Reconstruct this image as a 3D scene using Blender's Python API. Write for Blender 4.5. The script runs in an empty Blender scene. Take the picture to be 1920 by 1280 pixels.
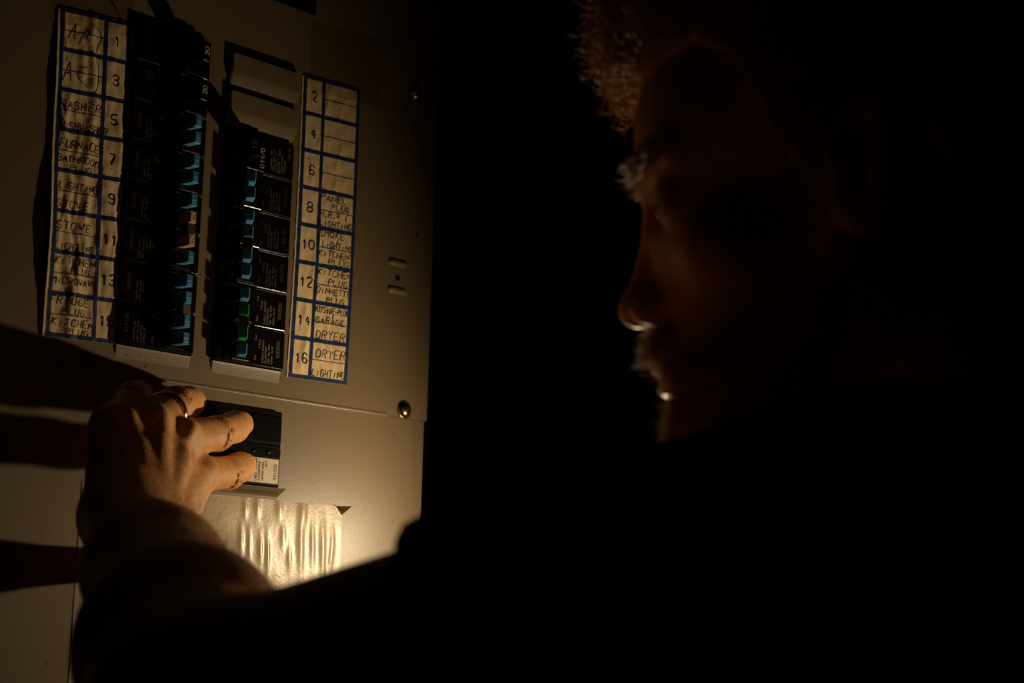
import bpy, bmesh, math, random
import numpy as np
from mathutils import Matrix, Vector

# ------------------------------------------------------------------ camera, world, exposure
scn = bpy.context.scene
COL = scn.collection
Z0 = 1.72                      # height of the panel datum above the floor (m); all lengths below in mm from that datum
CAM = np.array([-628.357, -862.477, -321.207])
FW = np.array([.7189233, .6733751, .1723813]); FW /= np.linalg.norm(FW)
RT = np.array([.6801235, -.7326542, .0254925]); RT -= FW * (RT @ FW); RT /= np.linalg.norm(RT)
UP = np.cross(RT, FW)
cd = bpy.data.cameras.new('camera'); cam = bpy.data.objects.new('camera', cd); COL.objects.link(cam)
cd.sensor_width = 36.0; cd.lens = 60.0; cd.clip_start = .02; cd.clip_end = 50
cd.dof.use_dof = True; cd.dof.focus_distance = 1.075; cd.dof.aperture_fstop = 6.5
m = Matrix.Identity(4)
for i in range(3):
    m[i][0] = RT[i]; m[i][1] = UP[i]; m[i][2] = -FW[i]
    m[i][3] = CAM[i] / 1000 + (Z0 if i == 2 else 0)
cam.matrix_world = m
scn.camera = cam
w = bpy.data.worlds.new('night'); scn.world = w; w.use_nodes = True
w.node_tree.nodes['Background'].inputs[0].default_value = (1, .8, .55, 1)
w.node_tree.nodes['Background'].inputs[1].default_value = .0004
scn.view_settings.view_transform = 'Standard'; scn.view_settings.look = 'None'
scn.view_settings.exposure = 0.0; scn.view_settings.gamma = 1.0; scn.view_settings.use_curve_mapping = False
# the only lamp is the torch in the man's right hand (built with the torch below)
LAMP_POS = np.array([240., -155., -256.]); LAMP_AXIS = np.array([-.93, .20, -.04])
LAMP_POWER = 2.0; LAMP_COL = (1.0, .76, .46)

def cw(x, y, z): return CAM + RT * x - UP * y + FW * z
random.seed(7)
RNG = np.random.default_rng(11)

# ------------------------------------------------------------------ materials
MATS = {}
def mat(name, col, rough=.6, metal=0., spec=.5, bump=None, var=None, sss=0., coat=0.):
    """bump=(scale,strength,detail)  var=(scale,amount): albedo wear"""
    if name in MATS: return MATS[name]
    M = bpy.data.materials.new(name); M.use_nodes = True
    nt = M.node_tree; P = nt.nodes['Principled BSDF']
    P.inputs['Base Color'].default_value = (*col, 1); P.inputs['Roughness'].default_value = rough
    P.inputs['Metallic'].default_value = metal; P.inputs['Specular IOR Level'].default_value = spec
    if sss:
        P.inputs['Subsurface Weight'].default_value = sss
        P.inputs['Subsurface Radius'].default_value = (1, .35, .15); P.inputs['Subsurface Scale'].default_value = .004
    if coat: P.inputs['Coat Weight'].default_value = coat; P.inputs['Coat Roughness'].default_value = .15
    tc = nt.nodes.new('ShaderNodeTexCoord')
    if var:
        n = nt.nodes.new('ShaderNodeTexNoise'); n.inputs['Scale'].default_value = var[0]; n.inputs['Detail'].default_value = 6
        nt.links.new(tc.outputs['Object'], n.inputs['Vector'])
        r = nt.nodes.new('ShaderNodeValToRGB'); r.color_ramp.elements[0].position = .3; r.color_ramp.elements[1].position = .7
        a = var[1]
        r.color_ramp.elements[0].color = (*[c * (1 - a) for c in col], 1); r.color_ramp.elements[1].color = (*[min(1, c * (1 + a)) for c in col], 1)
        nt.links.new(n.outputs['Fac'], r.inputs['Fac']); nt.links.new(r.outputs['Color'], P.inputs['Base Color'])
    if bump:
        n = nt.nodes.new('ShaderNodeTexNoise'); n.inputs['Scale'].default_value = bump[0]; n.inputs['Detail'].default_value = bump[2]
        nt.links.new(tc.outputs['Object'], n.inputs['Vector'])
        b = nt.nodes.new('ShaderNodeBump'); b.inputs['Strength'].default_value = bump[1]; b.inputs['Distance'].default_value = .001
        nt.links.new(n.outputs['Fac'], b.inputs['Height']); nt.links.new(b.outputs['Normal'], P.inputs['Normal'])
    MATS[name] = M
    return M

PAINT = mat('panel_paint', (.195, .142, .075), .40, spec=.60, bump=(420, .05, 3), var=(14, .06))
def add_specks(M, thr=.735, col=(.06, .045, .03)):
    nt = M.node_tree; P = nt.nodes['Principled BSDF']
    src = P.inputs['Base Color'].links[0].from_socket
    tc = nt.nodes.new('ShaderNodeTexCoord')
    n = nt.nodes.new('ShaderNodeTexNoise'); n.inputs['Scale'].default_value = 210; n.inputs['Detail'].default_value = 3
    n2 = nt.nodes.new('ShaderNodeTexNoise'); n2.inputs['Scale'].default_value = 9
    nt.links.new(tc.outputs['Object'], n.inputs['Vector']); nt.links.new(tc.outputs['Object'], n2.inputs['Vector'])
    ml = nt.nodes.new('ShaderNodeMath'); ml.operation = 'MULTIPLY_ADD'; ml.inputs[1].default_value = .35
    nt.links.new(n2.outputs['Fac'], ml.inputs[0]); nt.links.new(n.outputs['Fac'], ml.inputs[2])
    g = nt.nodes.new('ShaderNodeMath'); g.operation = 'GREATER_THAN'; g.inputs[1].default_value = thr + .175
    nt.links.new(ml.outputs[0], g.inputs[0])
    mx = nt.nodes.new('ShaderNodeMix'); mx.data_type = 'RGBA'; mx.inputs[7].default_value = (*col, 1)
    nt.links.new(g.outputs[0], mx.inputs[0]); nt.links.new(src, mx.inputs[6]); nt.links.new(mx.outputs[2], P.inputs['Base Color'])
add_specks(PAINT)
BLACK = mat('black_plastic', (.006, .0055, .005), .17, spec=.5, bump=(900, .06, 2))
PAPER = mat('directory_paper', (.80, .60, .34), .62, spec=.25, bump=(650, .30, 4), var=(40, .10))
SHEETM = mat('glossy_sheet_paper', (.45, .35, .21), .30, spec=.45, bump=(500, .09, 4), var=(60, .12))
NAVY = mat('navy_ink', (.012, .032, .11), .45, spec=.4)
INK = mat('black_pen_ink', (.012, .010, .010), .5, spec=.3)
NUMINK = mat('printed_number_ink', (.014, .018, .035), .5, spec=.3)
BLUE = mat('blue_plastic', (.11, .42, .74), .30, spec=.5)
BLUED = mat('blue_plastic_relief_shade', (.03, .13, .27), .35, spec=.6)  # darker blue paints the shading of the raised figures
GREEN = mat('green_plastic', (.012, .50, .05), .28, spec=.5)
GREEND = mat('green_plastic_relief_shade', (.006, .2, .02), .3, spec=.5)  # same plastic darkened, figure shading put into the colour
BEIGE = mat('beige_plastic', (.72, .52, .30), .40, spec=.4)
BEIGED = mat('beige_plastic_relief_shade', (.20, .13, .07), .4, spec=.4)  # darkened beige, shading of raised figures painted in
STEEL = mat('tie_steel', (.55, .45, .30), .32, metal=1.)
BRASS = mat('screw_brass', (.62, .44, .14), .22, metal=1., var=(300, .3))
DARK = mat('recess_shade', (.006, .005, .004), .6)  # black painted in for the shade inside recesses
PRINT = mat('breaker_print', (.065, .05, .033), .6)
PRINT2 = mat('breaker_print_clean', (.24, .19, .12), .6)
WHITEP = mat('white_print', (.85, .78, .64), .6)
LABELW = mat('breaker_label_paper', (.70, .60, .44), .55, var=(90, .12), bump=(300, .1, 3))
SKIN = mat('skin', (.82, .40, .15), .44, spec=.35, sss=.10, bump=(760, .6, 5), var=(120, .13))
HAIRM = mat('brown_hair', (.60, .32, .10), .45, spec=.4)
ARMHAIR = mat('arm_hair', (.42, .24, .09), .4, spec=.5)
SHIRT = mat('charcoal_cotton', (.012, .010, .009), .9, spec=.1, bump=(1500, .4, 2))
PANTS = mat('dark_denim', (.012, .014, .022), .9, spec=.1, bump=(1200, .4, 2))
SHOE = mat('black_leather', (.01, .01, .01), .5)
SOLE = mat('rubber_sole', (.02, .02, .02), .8)
GOLD = mat('gold_ring', (.85, .62, .30), .16, metal=1.)
EYEW = mat('eye_white', (.7, .66, .6), .15, spec=.6)
IRIS = mat('iris', (.03, .015, .008), .1)
WALLM = mat('wall_paint', (.10, .09, .075), .9, spec=.1, bump=(90, .2, 5), var=(6, .08))
FLOORM = mat('concrete_floor', (.09, .085, .08), .85, bump=(60, .3, 6), var=(5, .2))
TORCH = mat('torch_black_anodised', (.012, .012, .012), .35, metal=.6, bump=(500, .1, 2))
LENS = mat('torch_lens', (.9, .9, .85), .05)
LENS.node_tree.nodes['Principled BSDF'].inputs['Emission Color'].default_value = (*LAMP_COL, 1)
LENS.node_tree.nodes['Principled BSDF'].inputs['Emission Strength'].default_value = 3.0
def tape_mat():
    M = bpy.data.materials.new('yellowed_clear_tape'); M.use_nodes = True; nt = M.node_tree; nt.nodes.clear()
    o = nt.nodes.new('ShaderNodeOutputMaterial'); t = nt.nodes.new('ShaderNodeBsdfTransparent'); t.inputs[0].default_value = (.97, .95, .88, 1)
    g = nt.nodes.new('ShaderNodeBsdfGlossy'); g.inputs['Roughness'].default_value = .25
    x = nt.nodes.new('ShaderNodeMixShader'); x.inputs[0].default_value = .04
    nt.links.new(t.outputs[0], x.inputs[1]); nt.links.new(g.outputs[0], x.inputs[2]); nt.links.new(x.outputs[0], o.inputs[0])
    return M
TAPE = tape_mat()

# ------------------------------------------------------------------ object helpers (all input lengths in mm)
def root(name, label, cat, loc, group=None):
    o = bpy.data.objects.new(name, None); COL.objects.link(o); o.empty_display_size = .02
    o.location = (loc[0] / 1000, loc[1] / 1000, loc[2] / 1000 + Z0)
    o['label'] = label; o['category'] = cat
    if group: o['group'] = group
    o['_loc'] = [float(c) for c in loc]
    return o
def origin_of(parent):
    p = np.zeros(3)
    while parent is not None:
        if '_loc' in parent: p = p + np.array(parent['_loc'])
        parent = parent.parent
    return p
def obj(name, V, F, mt, parent=None, smooth=False, label=None, local=False):
    """V in datum mm (or in the parent's frame when local)"""
    V = np.asarray(V, float)
    if not local and parent is not None: V = V - origin_of(parent)
    V = V / 1000.0
    if parent is None: V = V + np.array([0, 0, Z0])
    me = bpy.data.meshes.new(name); me.from_pydata(V.tolist(), [], [list(f) for f in F] if not isinstance(F, np.ndarray) else F.tolist())
    mts = mt if isinstance(mt, (list, tuple)) else [mt]
    for q in mts: me.materials.append(q)
    if smooth: me.polygons.foreach_set('use_smooth', [True] * len(me.polygons))
    me.update()
    o = bpy.data.objects.new(name, me); COL.objects.link(o)
    if parent is not None: o.parent = parent
    if label: o['label'] = label
    return o
def bm_get(bm):
    bm.verts.ensure_lookup_table()
    V = [tuple(v.co) for v in bm.verts]; ix = {v: i for i, v in enumerate(bm.verts)}
    F = [[ix[v] for v in f.verts] for f in bm.faces]
    bm.free(); return V, F
def rbox(x0, x1, y0, y1, z0, z1, b=.6, seg=2):
    bm = bmesh.new(); bmesh.ops.create_cube(bm, size=1)
    for v in bm.verts:
        v.co = Vector(((x0 + x1) / 2 + v.co.x * (x1 - x0), (y0 + y1) / 2 + v.co.y * (y1 - y0), (z0 + z1) / 2 + v.co.z * (z1 - z0)))
    if b > 0: bmesh.ops.bevel(bm, geom=list(bm.edges), offset=b, segments=seg, profile=.5, affect='EDGES')
    return bm_get(bm)
def joinm(*parts):
    V = []; F = []
    for v, f in parts:
        n = len(V); V += [tuple(p) for p in v]; F += [[i + n for i in q] for q in f]
    return V, F
def plate(x0, x1, z0, z1, y0, y1, holes):
    """sheet in the xz plane, front at y0 back at y1, with rectangular holes"""
    xs = sorted({x0, x1, *[h[0] for h in holes], *[h[1] for h in holes]}); zs = sorted({z0, z1, *[h[2] for h in holes], *[h[3] for h in holes]})
    ok = lambda i, j: 0 <= i < len(xs) - 1 and 0 <= j < len(zs) - 1 and not any(h[0] <= (xs[i] + xs[i + 1]) / 2 <= h[1] and h[2] <= (zs[j] + zs[j + 1]) / 2 <= h[3] for h in holes)
    vi = {}; V = []; F = []
    def v(i, j, k):
        if (i, j, k) not in vi: vi[(i, j, k)] = len(V); V.append((xs[i], (y0, y1)[k], zs[j]))
        return vi[(i, j, k)]
    for i in range(len(xs) - 1):
        for j in range(len(zs) - 1):
            if not ok(i, j): continue
            F.append([v(i, j, 0), v(i + 1, j, 0), v(i + 1, j + 1, 0), v(i, j + 1, 0)])
            F.append([v(i, j, 1), v(i, j + 1, 1), v(i + 1, j + 1, 1), v(i + 1, j, 1)])
            if not ok(i - 1, j): F.append([v(i, j, 1), v(i, j, 0), v(i, j + 1, 0), v(i, j + 1, 1)])
            if not ok(i + 1, j): F.append([v(i + 1, j, 0), v(i + 1, j, 1), v(i + 1, j + 1, 1), v(i + 1, j + 1, 0)])
            if not ok(i, j - 1): F.append([v(i, j, 0), v(i, j, 1), v(i + 1, j, 1), v(i + 1, j, 0)])
            if not ok(i, j + 1): F.append([v(i, j + 1, 1), v(i, j + 1, 0), v(i + 1, j + 1, 0), v(i + 1, j + 1, 1)])
    return V, F
def lathe(prof, n=28, centre=(0, 0, 0), axis='y'):
    """prof: list of (radius, height out of the wall)"""
    V = []; F = []
    for r, h in prof:
        for k in range(n):
            a = 2 * math.pi * k / n; V.append((centre[0] + r * math.cos(a), centre[1] - h, centre[2] + r * math.sin(a)))
    for i in range(len(prof) - 1):
        for k in range(n):
            k2 = (k + 1) % n; F.append([i * n + k, i * n + k2, (i + 1) * n + k2, (i + 1) * n + k])
    F.append(list(range((len(prof) - 1) * n, len(prof) * n))); F.append(list(range(n))[::-1])
    return V, F
def tubes(paths, r, n=4, taper=True):
    """many thin tapering tubes in one mesh; paths (S,K,3)"""
    P = np.asarray(paths, float); S, K, _ = P.shape
    T = np.gradient(P, axis=1); T /= np.linalg.norm(T, axis=2, keepdims=True) + 1e-9
    A = np.cross(T, np.array([.31, .77, .55])); A /= np.linalg.norm(A, axis=2, keepdims=True) + 1e-9
    B = np.cross(T, A)
    rr = np.asarray(r, float) * (np.linspace(1, .25, K) if taper else np.ones(K))
    ang = np.arange(n) * 2 * np.pi / n
    V = P[:, :, None, :] + rr[None, :, None, None] * (np.cos(ang)[None, None, :, None] * A[:, :, None, :] + np.sin(ang)[None, None, :, None] * B[:, :, None, :])
    idx = np.arange(S * K * n).reshape(S, K, n)
    a = idx[:, :-1, :]; b = np.roll(idx, -1, 2)[:, :-1, :]; c = np.roll(idx, -1, 2)[:, 1:, :]; d = idx[:, 1:, :]
    return V.reshape(-1, 3), np.stack([a, b, c, d], -1).reshape(-1, 4)

# ------------------------------------------------------------------ stroke lettering
GL = {'A': '00 26 40|12 32', 'B': '00 06 36 45 44 33 03|33 42 41 30 00', 'C': '45 36 16 05 01 10 30 41', 'D': '00 06 26 45 41 20 00', 'E': '46 06 00 40|03 33',
 'F': '46 06 00|03 33', 'G': '45 36 16 05 01 10 30 41 43 23', 'H': '00 06|40 46|03 43', 'I': '20 26', 'J': '46 41 30 10 01', 'K': '00 06|46 03 40', 'L': '06 00 40',
 'M': '00 06 23 46 40', 'N': '00 06 40 46', 'O': '26 05 01 20 41 45 26', 'P': '00 06 36 45 44 33 03', 'Q': '26 05 01 20 41 45 26|22 40', 'R': '00 06 36 45 44 33 03|23 40',
 'S': '45 36 16 05 04 13 33 42 41 30 10 01', 'T': '06 46|26 20', 'U': '06 01 10 30 41 46', 'V': '06 20 46', 'W': '06 10 23 30 46', 'X': '00 46|06 40', 'Y': '06 23 46|23 20', 'Z': '06 46 00 40',
 '0': '26 05 01 20 41 45 26', '1': '14 26 20', '2': '05 16 36 45 44 00 40', '3': '05 16 36 45 44 33 13|33 42 41 30 10 01', '4': '30 36 02 42', '5': '46 06 03 13 33 42 41 30 10 01',
 '6': '45 36 16 05 01 10 30 41 42 33 13 02', '7': '06 46 10', '8': '13 04 05 16 36 45 44 33 13 02 01 10 30 41 42 33', '9': '01 10 30 41 45 36 16 05 04 13 33 44',
 '&': '36 25 13 11 20 31 22 12', '/': '00 46', '-': '03 43', '.': '20 21', 'f': '46 35 30|14 44', 'o': '14 02 10 30 42 34 14', 'r': '04 00|03 24 34', 'n': '04 00|03 24 33 30', "'": '26 24'}
def chaikin(p, it):
    p = np.asarray(p, float)
    for _ in range(it):
        if len(p) < 3: break
        closed = np.allclose(p[0], p[-1])
        q = [p[0]] if not closed else []
        for a, b in zip(p[:-1], p[1:]):
            q += [a * .75 + b * .25, a * .25 + b * .75]
        if closed: q.append(q[0])
        else: q[1] = p[0] * .999 + q[1] * .001 if False else q[1]; q.append(p[-1])
        p = np.array(q)
    return p
def text_strokes(txt, x0, y0, height, width=None, smooth=1, slant=0., jit=0., rng=random, aspect=.62, gap=.28):
    """list of polylines (2D mm, y up, baseline y0)"""
    n = len(txt); cwid = height * aspect; adv = cwid * (1 + gap)
    if width: s = width / (adv * n - cwid * gap); adv *= s; cwid *= s
    out = []
    for k, ch in enumerate(txt):
        if ch == ' ' or ch not in GL: continue
        ax = adv * k; sc = 1 + rng.uniform(-jit, jit); dy = rng.uniform(-jit, jit) * height * .5; rot = rng.uniform(-jit, jit) * .5
        small = .72 if (jit and ch == 'I') else 1
        for st in GL[ch].split('|'):
            p = np.array([[int(c[0]) / 4 * cwid, int(c[1]) / 6 * height * small] for c in st.split()])
            p = chaikin(p, smooth if ch not in 'EFHIKLTAMNVWXYZ' or not jit else min(smooth, 1) if ch not in 'EFHIT' else 0)
            p = p * sc + (np.array([rng.uniform(-jit, jit), rng.uniform(-jit, jit)]) * height * .12)
            p = np.c_[p[:, 0] - rot * p[:, 1] + slant * p[:, 1], p[:, 1] + rot * p[:, 0]]
            out.append(p + np.array([x0 + ax, y0 + dy]))
    return out
def ribbons(strokes, width, fmap, step=1.0, lift=0.):
    """flat ribbons following surface fmap(x,y,lift)->xyz"""
    V = []; F = []
    for p in strokes:
        q = [p[0]]
        for a, b in zip(p[:-1], p[1:]):
            d = np.linalg.norm(b - a); k = max(1, int(math.ceil(d / step)))
            for i in range(1, k + 1): q.append(a + (b - a) * i / k)
        q = np.array(q)
        if len(q) < 2: continue
        t = np.gradient(q, axis=0); t /= np.linalg.norm(t, axis=1, keepdims=True) + 1e-9
        nn = np.c_[-t[:, 1], t[:, 0]] * width / 2
        q[0] -= t[0] * width * .3; q[-1] += t[-1] * width * .3
        n0 = len(V)
        for c, o in zip(q, nn):
            V.append(fmap(*(c + o), lift)); V.append(fmap(*(c - o), lift))
        for i in range(len(q) - 1):
            F.append([n0 + 2 * i, n0 + 2 * i + 2, n0 + 2 * i + 3, n0 + 2 * i + 1][::-1])
    return V, F

# ------------------------------------------------------------------ signed-distance modelling (for the figure)
def smin(a, b, k):
    h = np.clip(.5 + .5 * (b - a) / k, 0, 1); return b + (a - b) * h - k * h * (1 - h)
def smax(a, b, k): return -smin(-a, -b, k)
def cone(P, a, b, ra, rb):
    a = np.asarray(a, np.float32); b = np.asarray(b, np.float32); ab = b - a
    t = np.clip(((P - a) @ ab) / (ab @ ab), 0, 1)
    return np.sqrt(((P - a - t[:, None] * ab) ** 2).sum(1)) - (ra + (rb - ra) * t)
def ell(P, c, r, R=None):
    q = P - np.asarray(c, np.float32)
    if R is not None: q = q @ np.asarray(R, np.float32).T      # rows of R = local axes
    r = np.asarray(r, np.float32)
    k0 = np.sqrt(((q / r) ** 2).sum(1)); k1 = np.sqrt(((q / (r * r)) ** 2).sum(1)) + 1e-9
    return k0 * (k0 - 1) / k1
def surfnet(fn, lo, hi, h, B=8):
    lo = np.asarray(lo, float); n = (np.ceil((np.asarray(hi, float) - lo) / h / B).astype(int)) * B
    nb = n // B
    c = np.stack(np.meshgrid(*[np.arange(k) for k in nb], indexing='ij'), -1).reshape(-1, 3)
    d = fn((lo + (c * B + (B - 1) / 2) * h).astype(np.float32))
    vals = np.repeat(np.repeat(np.repeat(np.where(d < 0, -1e3, 1e3).reshape(nb).astype(np.float32), B, 0), B, 1), B, 2)
    act = c[np.abs(d) < h * B * 1.25]
    loc = np.stack(np.meshgrid(*[np.arange(B)] * 3, indexing='ij'), -1).reshape(-1, 3)
    for s in range(0, len(act), 400):
        a = act[s:s + 400]
        ii = (a[:, None, :] * B + loc[None]).reshape(-1, 3)
        vals[ii[:, 0], ii[:, 1], ii[:, 2]] = fn((lo + ii * h).astype(np.float32))
    S = vals < 0
    cnt = np.zeros(tuple(k - 1 for k in n), np.uint8)
    off = [(i, j, k) for i in (0, 1) for j in (0, 1) for k in (0, 1)]
    sl = lambda A, o: A[o[0]:A.shape[0] - 1 + o[0], o[1]:A.shape[1] - 1 + o[1], o[2]:A.shape[2] - 1 + o[2]]
    for o in off: cnt += sl(S, o)
    cell = np.argwhere((cnt > 0) & (cnt < 8))
    acc = np.zeros((len(cell), 3)); num = np.zeros(len(cell))
    for o in off:
        for ax in range(3):
            if o[ax]: continue
            p = cell + o; q = p.copy(); q[:, ax] += 1
            va = vals[p[:, 0], p[:, 1], p[:, 2]]; vb = vals[q[:, 0], q[:, 1], q[:, 2]]
            k = (va < 0) != (vb < 0)
            t = np.clip(va / (va - vb + 1e-12), 0, 1)
            pt = p.astype(float); pt[:, ax] += t
            acc[k] += pt[k]; num[k] += 1
    V = lo + acc / num[:, None] * h
    idx = -np.ones(cnt.shape, np.int64); idx[cell[:, 0], cell[:, 1], cell[:, 2]] = np.arange(len(cell))
    F = []
    for ax in range(3):
        s0 = [slice(1, -1)] * 3; s0[ax] = slice(0, -1); s1 = list(s0); s1[ax] = slice(1, None)
        A = S[tuple(s0)]; Bq = S[tuple(s1)]
        e = np.argwhere(A != Bq); fl = A[e[:, 0], e[:, 1], e[:, 2]]
        o = np.array([1, 1, 1]); o[ax] = 0; e = e + o
        u, v = [(1, 2), (2, 0), (0, 1)][ax]
        def g(du, dv):
            q = e.copy(); q[:, u] -= du; q[:, v] -= dv; return idx[q[:, 0], q[:, 1], q[:, 2]]
        f = np.stack([g(1, 1), g(0, 1), g(0, 0), g(1, 0)], 1)
        f[~fl] = f[~fl][:, ::-1]
        F.append(f)
    F = np.concatenate(F); F = F[(F >= 0).all(1)]
    return V, F
def vnoise(P, scale, seed=0):
    """cheap smooth pseudo-noise"""
    q = P / scale; r = np.random.default_rng(seed); out = 0
    for i in range(5):
        k = r.normal(size=3) * (1 + .5 * i); out = out + np.sin(q @ k.astype(np.float32) + r.uniform(0, 6.28)) / (1 + .4 * i)
    return out / 3

# ------------------------------------------------------------------ the room
def slab(name, x0, x1, y0, y1, z0, z1, mt):
    V, F = rbox(x0, x1, y0, y1, z0, z1, 0); o = obj(name, V, F, mt); o['kind'] = 'structure'; return o
slab('wall_back', -1800, 2000, 100, 200, -1720, 900, WALLM)
slab('floor', -1800, 2000, -2600, 200, -1820, -1720, FLOORM)
slab('baseboard_back', -1800, 2000, 88, 100, -1720, -1630, WALLM)

# ------------------------------------------------------------------ the panel
panel = root('breaker_panel', 'grey painted steel breaker panel with handwritten circuit directories on the wall', 'breaker panel', (7, 0, -60))
XL, XR = -192, 206.3; ZT, ZS, ZB = 190, -170.4, -420
LC = (-56.5, .5); RC = (15.2, 73.0)               # openings of the two breaker columns
_b = (XL + 3, XR - 3, ZB + 4, ZT - 4)
obj('enclosure_box', *joinm(rbox(_b[0], _b[1], 97.5, 99.5, _b[2], _b[3], 0), rbox(_b[0], _b[0] + 2, 2.9, 98, _b[2], _b[3], 0), rbox(_b[1] - 2, _b[1], 2.9, 98, _b[2], _b[3], 0),
    rbox(_b[0], _b[1], 2.9, 98, _b[2], _b[2] + 2, 0), rbox(_b[0], _b[1], 2.9, 98, _b[3] - 2, _b[3], 0)), PAINT, panel)
up_V, up_F = plate(XL, XR, ZS, ZT, 0, 1.4, [(LC[0], LC[1], -152.6, 51), (RC[0], RC[1], -152.6, 51)])
obj('upper_cover', up_V, up_F, PAINT, panel)
obj('cover_lip', *rbox(XL, 168, -.9, 1.2, ZS - .6, ZS + 1.4, .5, 2), PAINT, panel)
lo_V, lo_F = plate(XL + .6, XR - 1.4, ZB, ZS - .2, 1.3, 2.7, [(12, 74.2, -229, -178.6)])
obj('lower_cover', lo_V, lo_F, PAINT, panel)
# folded right return of the covers
obj('cover_flange', *rbox(XR - 1.6, XR, .2, 16, ZS, ZT, .4, 1), PAINT, panel)
obj('cover_flange', *rbox(XR - 3.0, XR - 1.5, 1.6, 16, ZB, ZS, .4, 1), PAINT, panel)

def profile_plate(name, x0, x1, prof, chamf=3.0, thick=1.2):
    """sheet pressed to profile prof [(z, height)], its lower corners tapering in"""
    xs = [x0, x0 + 1.2, x1 - 1.2, x1]; V = []; F = []
    zmin = prof[-1][0]
    for (z, hh) in prof:
        k = max(0, 1 - (z - zmin) / 9.0) * chamf
        for j, x in enumerate((x0 + k * .3, x0 + 1.0 + k * .3, x1 - 1.0 - k, x1 - k)):
            V.append((x, -hh if j in (1, 2) else -max(hh - .6, 0), z))
    n = len(prof)
    for z, hh in prof:                                  # back
        for x in xs: V.append((x, 1.2, z))
    for i in range(n - 1):
        for j in range(3):
            F.append([i * 4 + j, (i + 1) * 4 + j, (i + 1) * 4 + j + 1, i * 4 + j + 1])
    o = 4 * n
    for j in range(3):
        F.append([j, j + 1, o + j + 1, o + j]); F.append([(n - 1) * 4 + j + 1, (n - 1) * 4 + j, o + (n - 1) * 4 + j, o + (n - 1) * 4 + j + 1])
    for i in range(n - 1):
        F.append([i * 4, o + i * 4, o + (i + 1) * 4, (i + 1) * 4]); F.append([i * 4 + 3, (i + 1) * 4 + 3, o + (i + 1) * 4 + 3, o + i * 4 + 3])
        F.append([o + i * 4, o + i * 4 + 3, o + i * 4 + 7, o + i * 4 + 4])
    return obj(name, V, F, PAINT, panel, smooth=False)
for zt in (49.6, 24.2):
    pr = [(zt, 3.8)] + [(zt - 12.5, 3.8)] + [(zt - 12.5 - 9.6 * k / 8, 3.8 - 3.4 * (k / 8) ** 1.35) for k in range(1, 9)]
    o = profile_plate('blank_plate', 17.2, 74.6, pr)
for x0, x1 in ((LC[0] + .6, LC[1] - .2), (RC[0] + .4, RC[1] - .5)):
    z = -152.8
    profile_plate('opening_lip', x0, x1, [(z, 1.5)] + [(z - 7.5 * k / 7, 1.5 - 1.45 * (k / 7) ** .8) for k in range(1, 8)], 1.2)

# screws, stamped slots, painted dark of knock-out and latch window
def screw(x, z, tilt, base):
    s = obj('screw', *lathe([(6.6, 0), (6.6, .5), (6.2, .9), (5.6, 1.0), (5.3, 1.5), (4.4, 2.5), (3.0, 3.2), (1.4, 3.55), (.4, 3.6)], 32, (x, base, z)), BRASS, panel, smooth=True, label='brassy domed screw with square socket')
    c = math.cos(tilt) * 1.5; q = math.sin(tilt) * 1.5
    V = [(x + a * c - b * q, base - yy, z + a * q + b * c) for yy in (2.6, 3.72) for a, b in ((-1, -1), (1, -1), (1, 1), (-1, 1))]
    obj('socket', V, [[0, 1, 5, 4], [1, 2, 6, 5], [2, 3, 7, 6], [3, 0, 4, 7], [4, 5, 6, 7]], DARK, s)  # raised black square paints the shade of the sunk socket
    # sub-part is placed in the screw's frame, which coincides with the panel's
screw(184.3, 66.8, .1, 0); screw(184.0, -164.6, .05, 0)
def capsule_emboss(x0, x1, zc, hw, hgt):
    V = []; F = []; n = 9; xs = np.linspace(x0, x1, 13)
    for x in xs:
        e = min(1, max(.02, 1 - max(0, abs(x - (x0 + x1) / 2) - (x1 - x0) / 2 + hw) ** 2 / hw ** 2)) ** .5
        for k in range(n):
            a = math.pi * k / (n - 1); V.append((x, .3 - hgt * e * math.sin(a), zc - math.cos(a) * hw * e))
    for i in range(len(xs) - 1):
        for k in range(n - 1): F.append([i * n + k, (i + 1) * n + k, (i + 1) * n + k + 1, i * n + k + 1])
    return V, F
for zc in (-62.0, -81.6):
    obj('stamped_rib', *capsule_emboss(163.6, 182.6, zc, 2.6, 2.2), PAINT, panel, smooth=True)
obj('knockout_shade_disc', *lathe([(2.3, -1), (2.3, .12)], 20, (173, 0, -72.4)), DARK, panel, label='small black disc painting the shade of a hole between the stamped ribs')  # flat black disc on the cover paints the dark of a hole
lw = obj('latch_shade_plate', *rbox(30, 84, -.8, 1, 98, 140, .7, 2), DARK, panel)  # solid black block paints the shade inside the latch opening
V, F = plate(27.6, 86.4, 95.6, 142.4, -1.8, .4, [(30.4, 83.6, 98.4, 139.6)]); obj('latch_frame', V, F, BLACK, panel)

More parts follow.
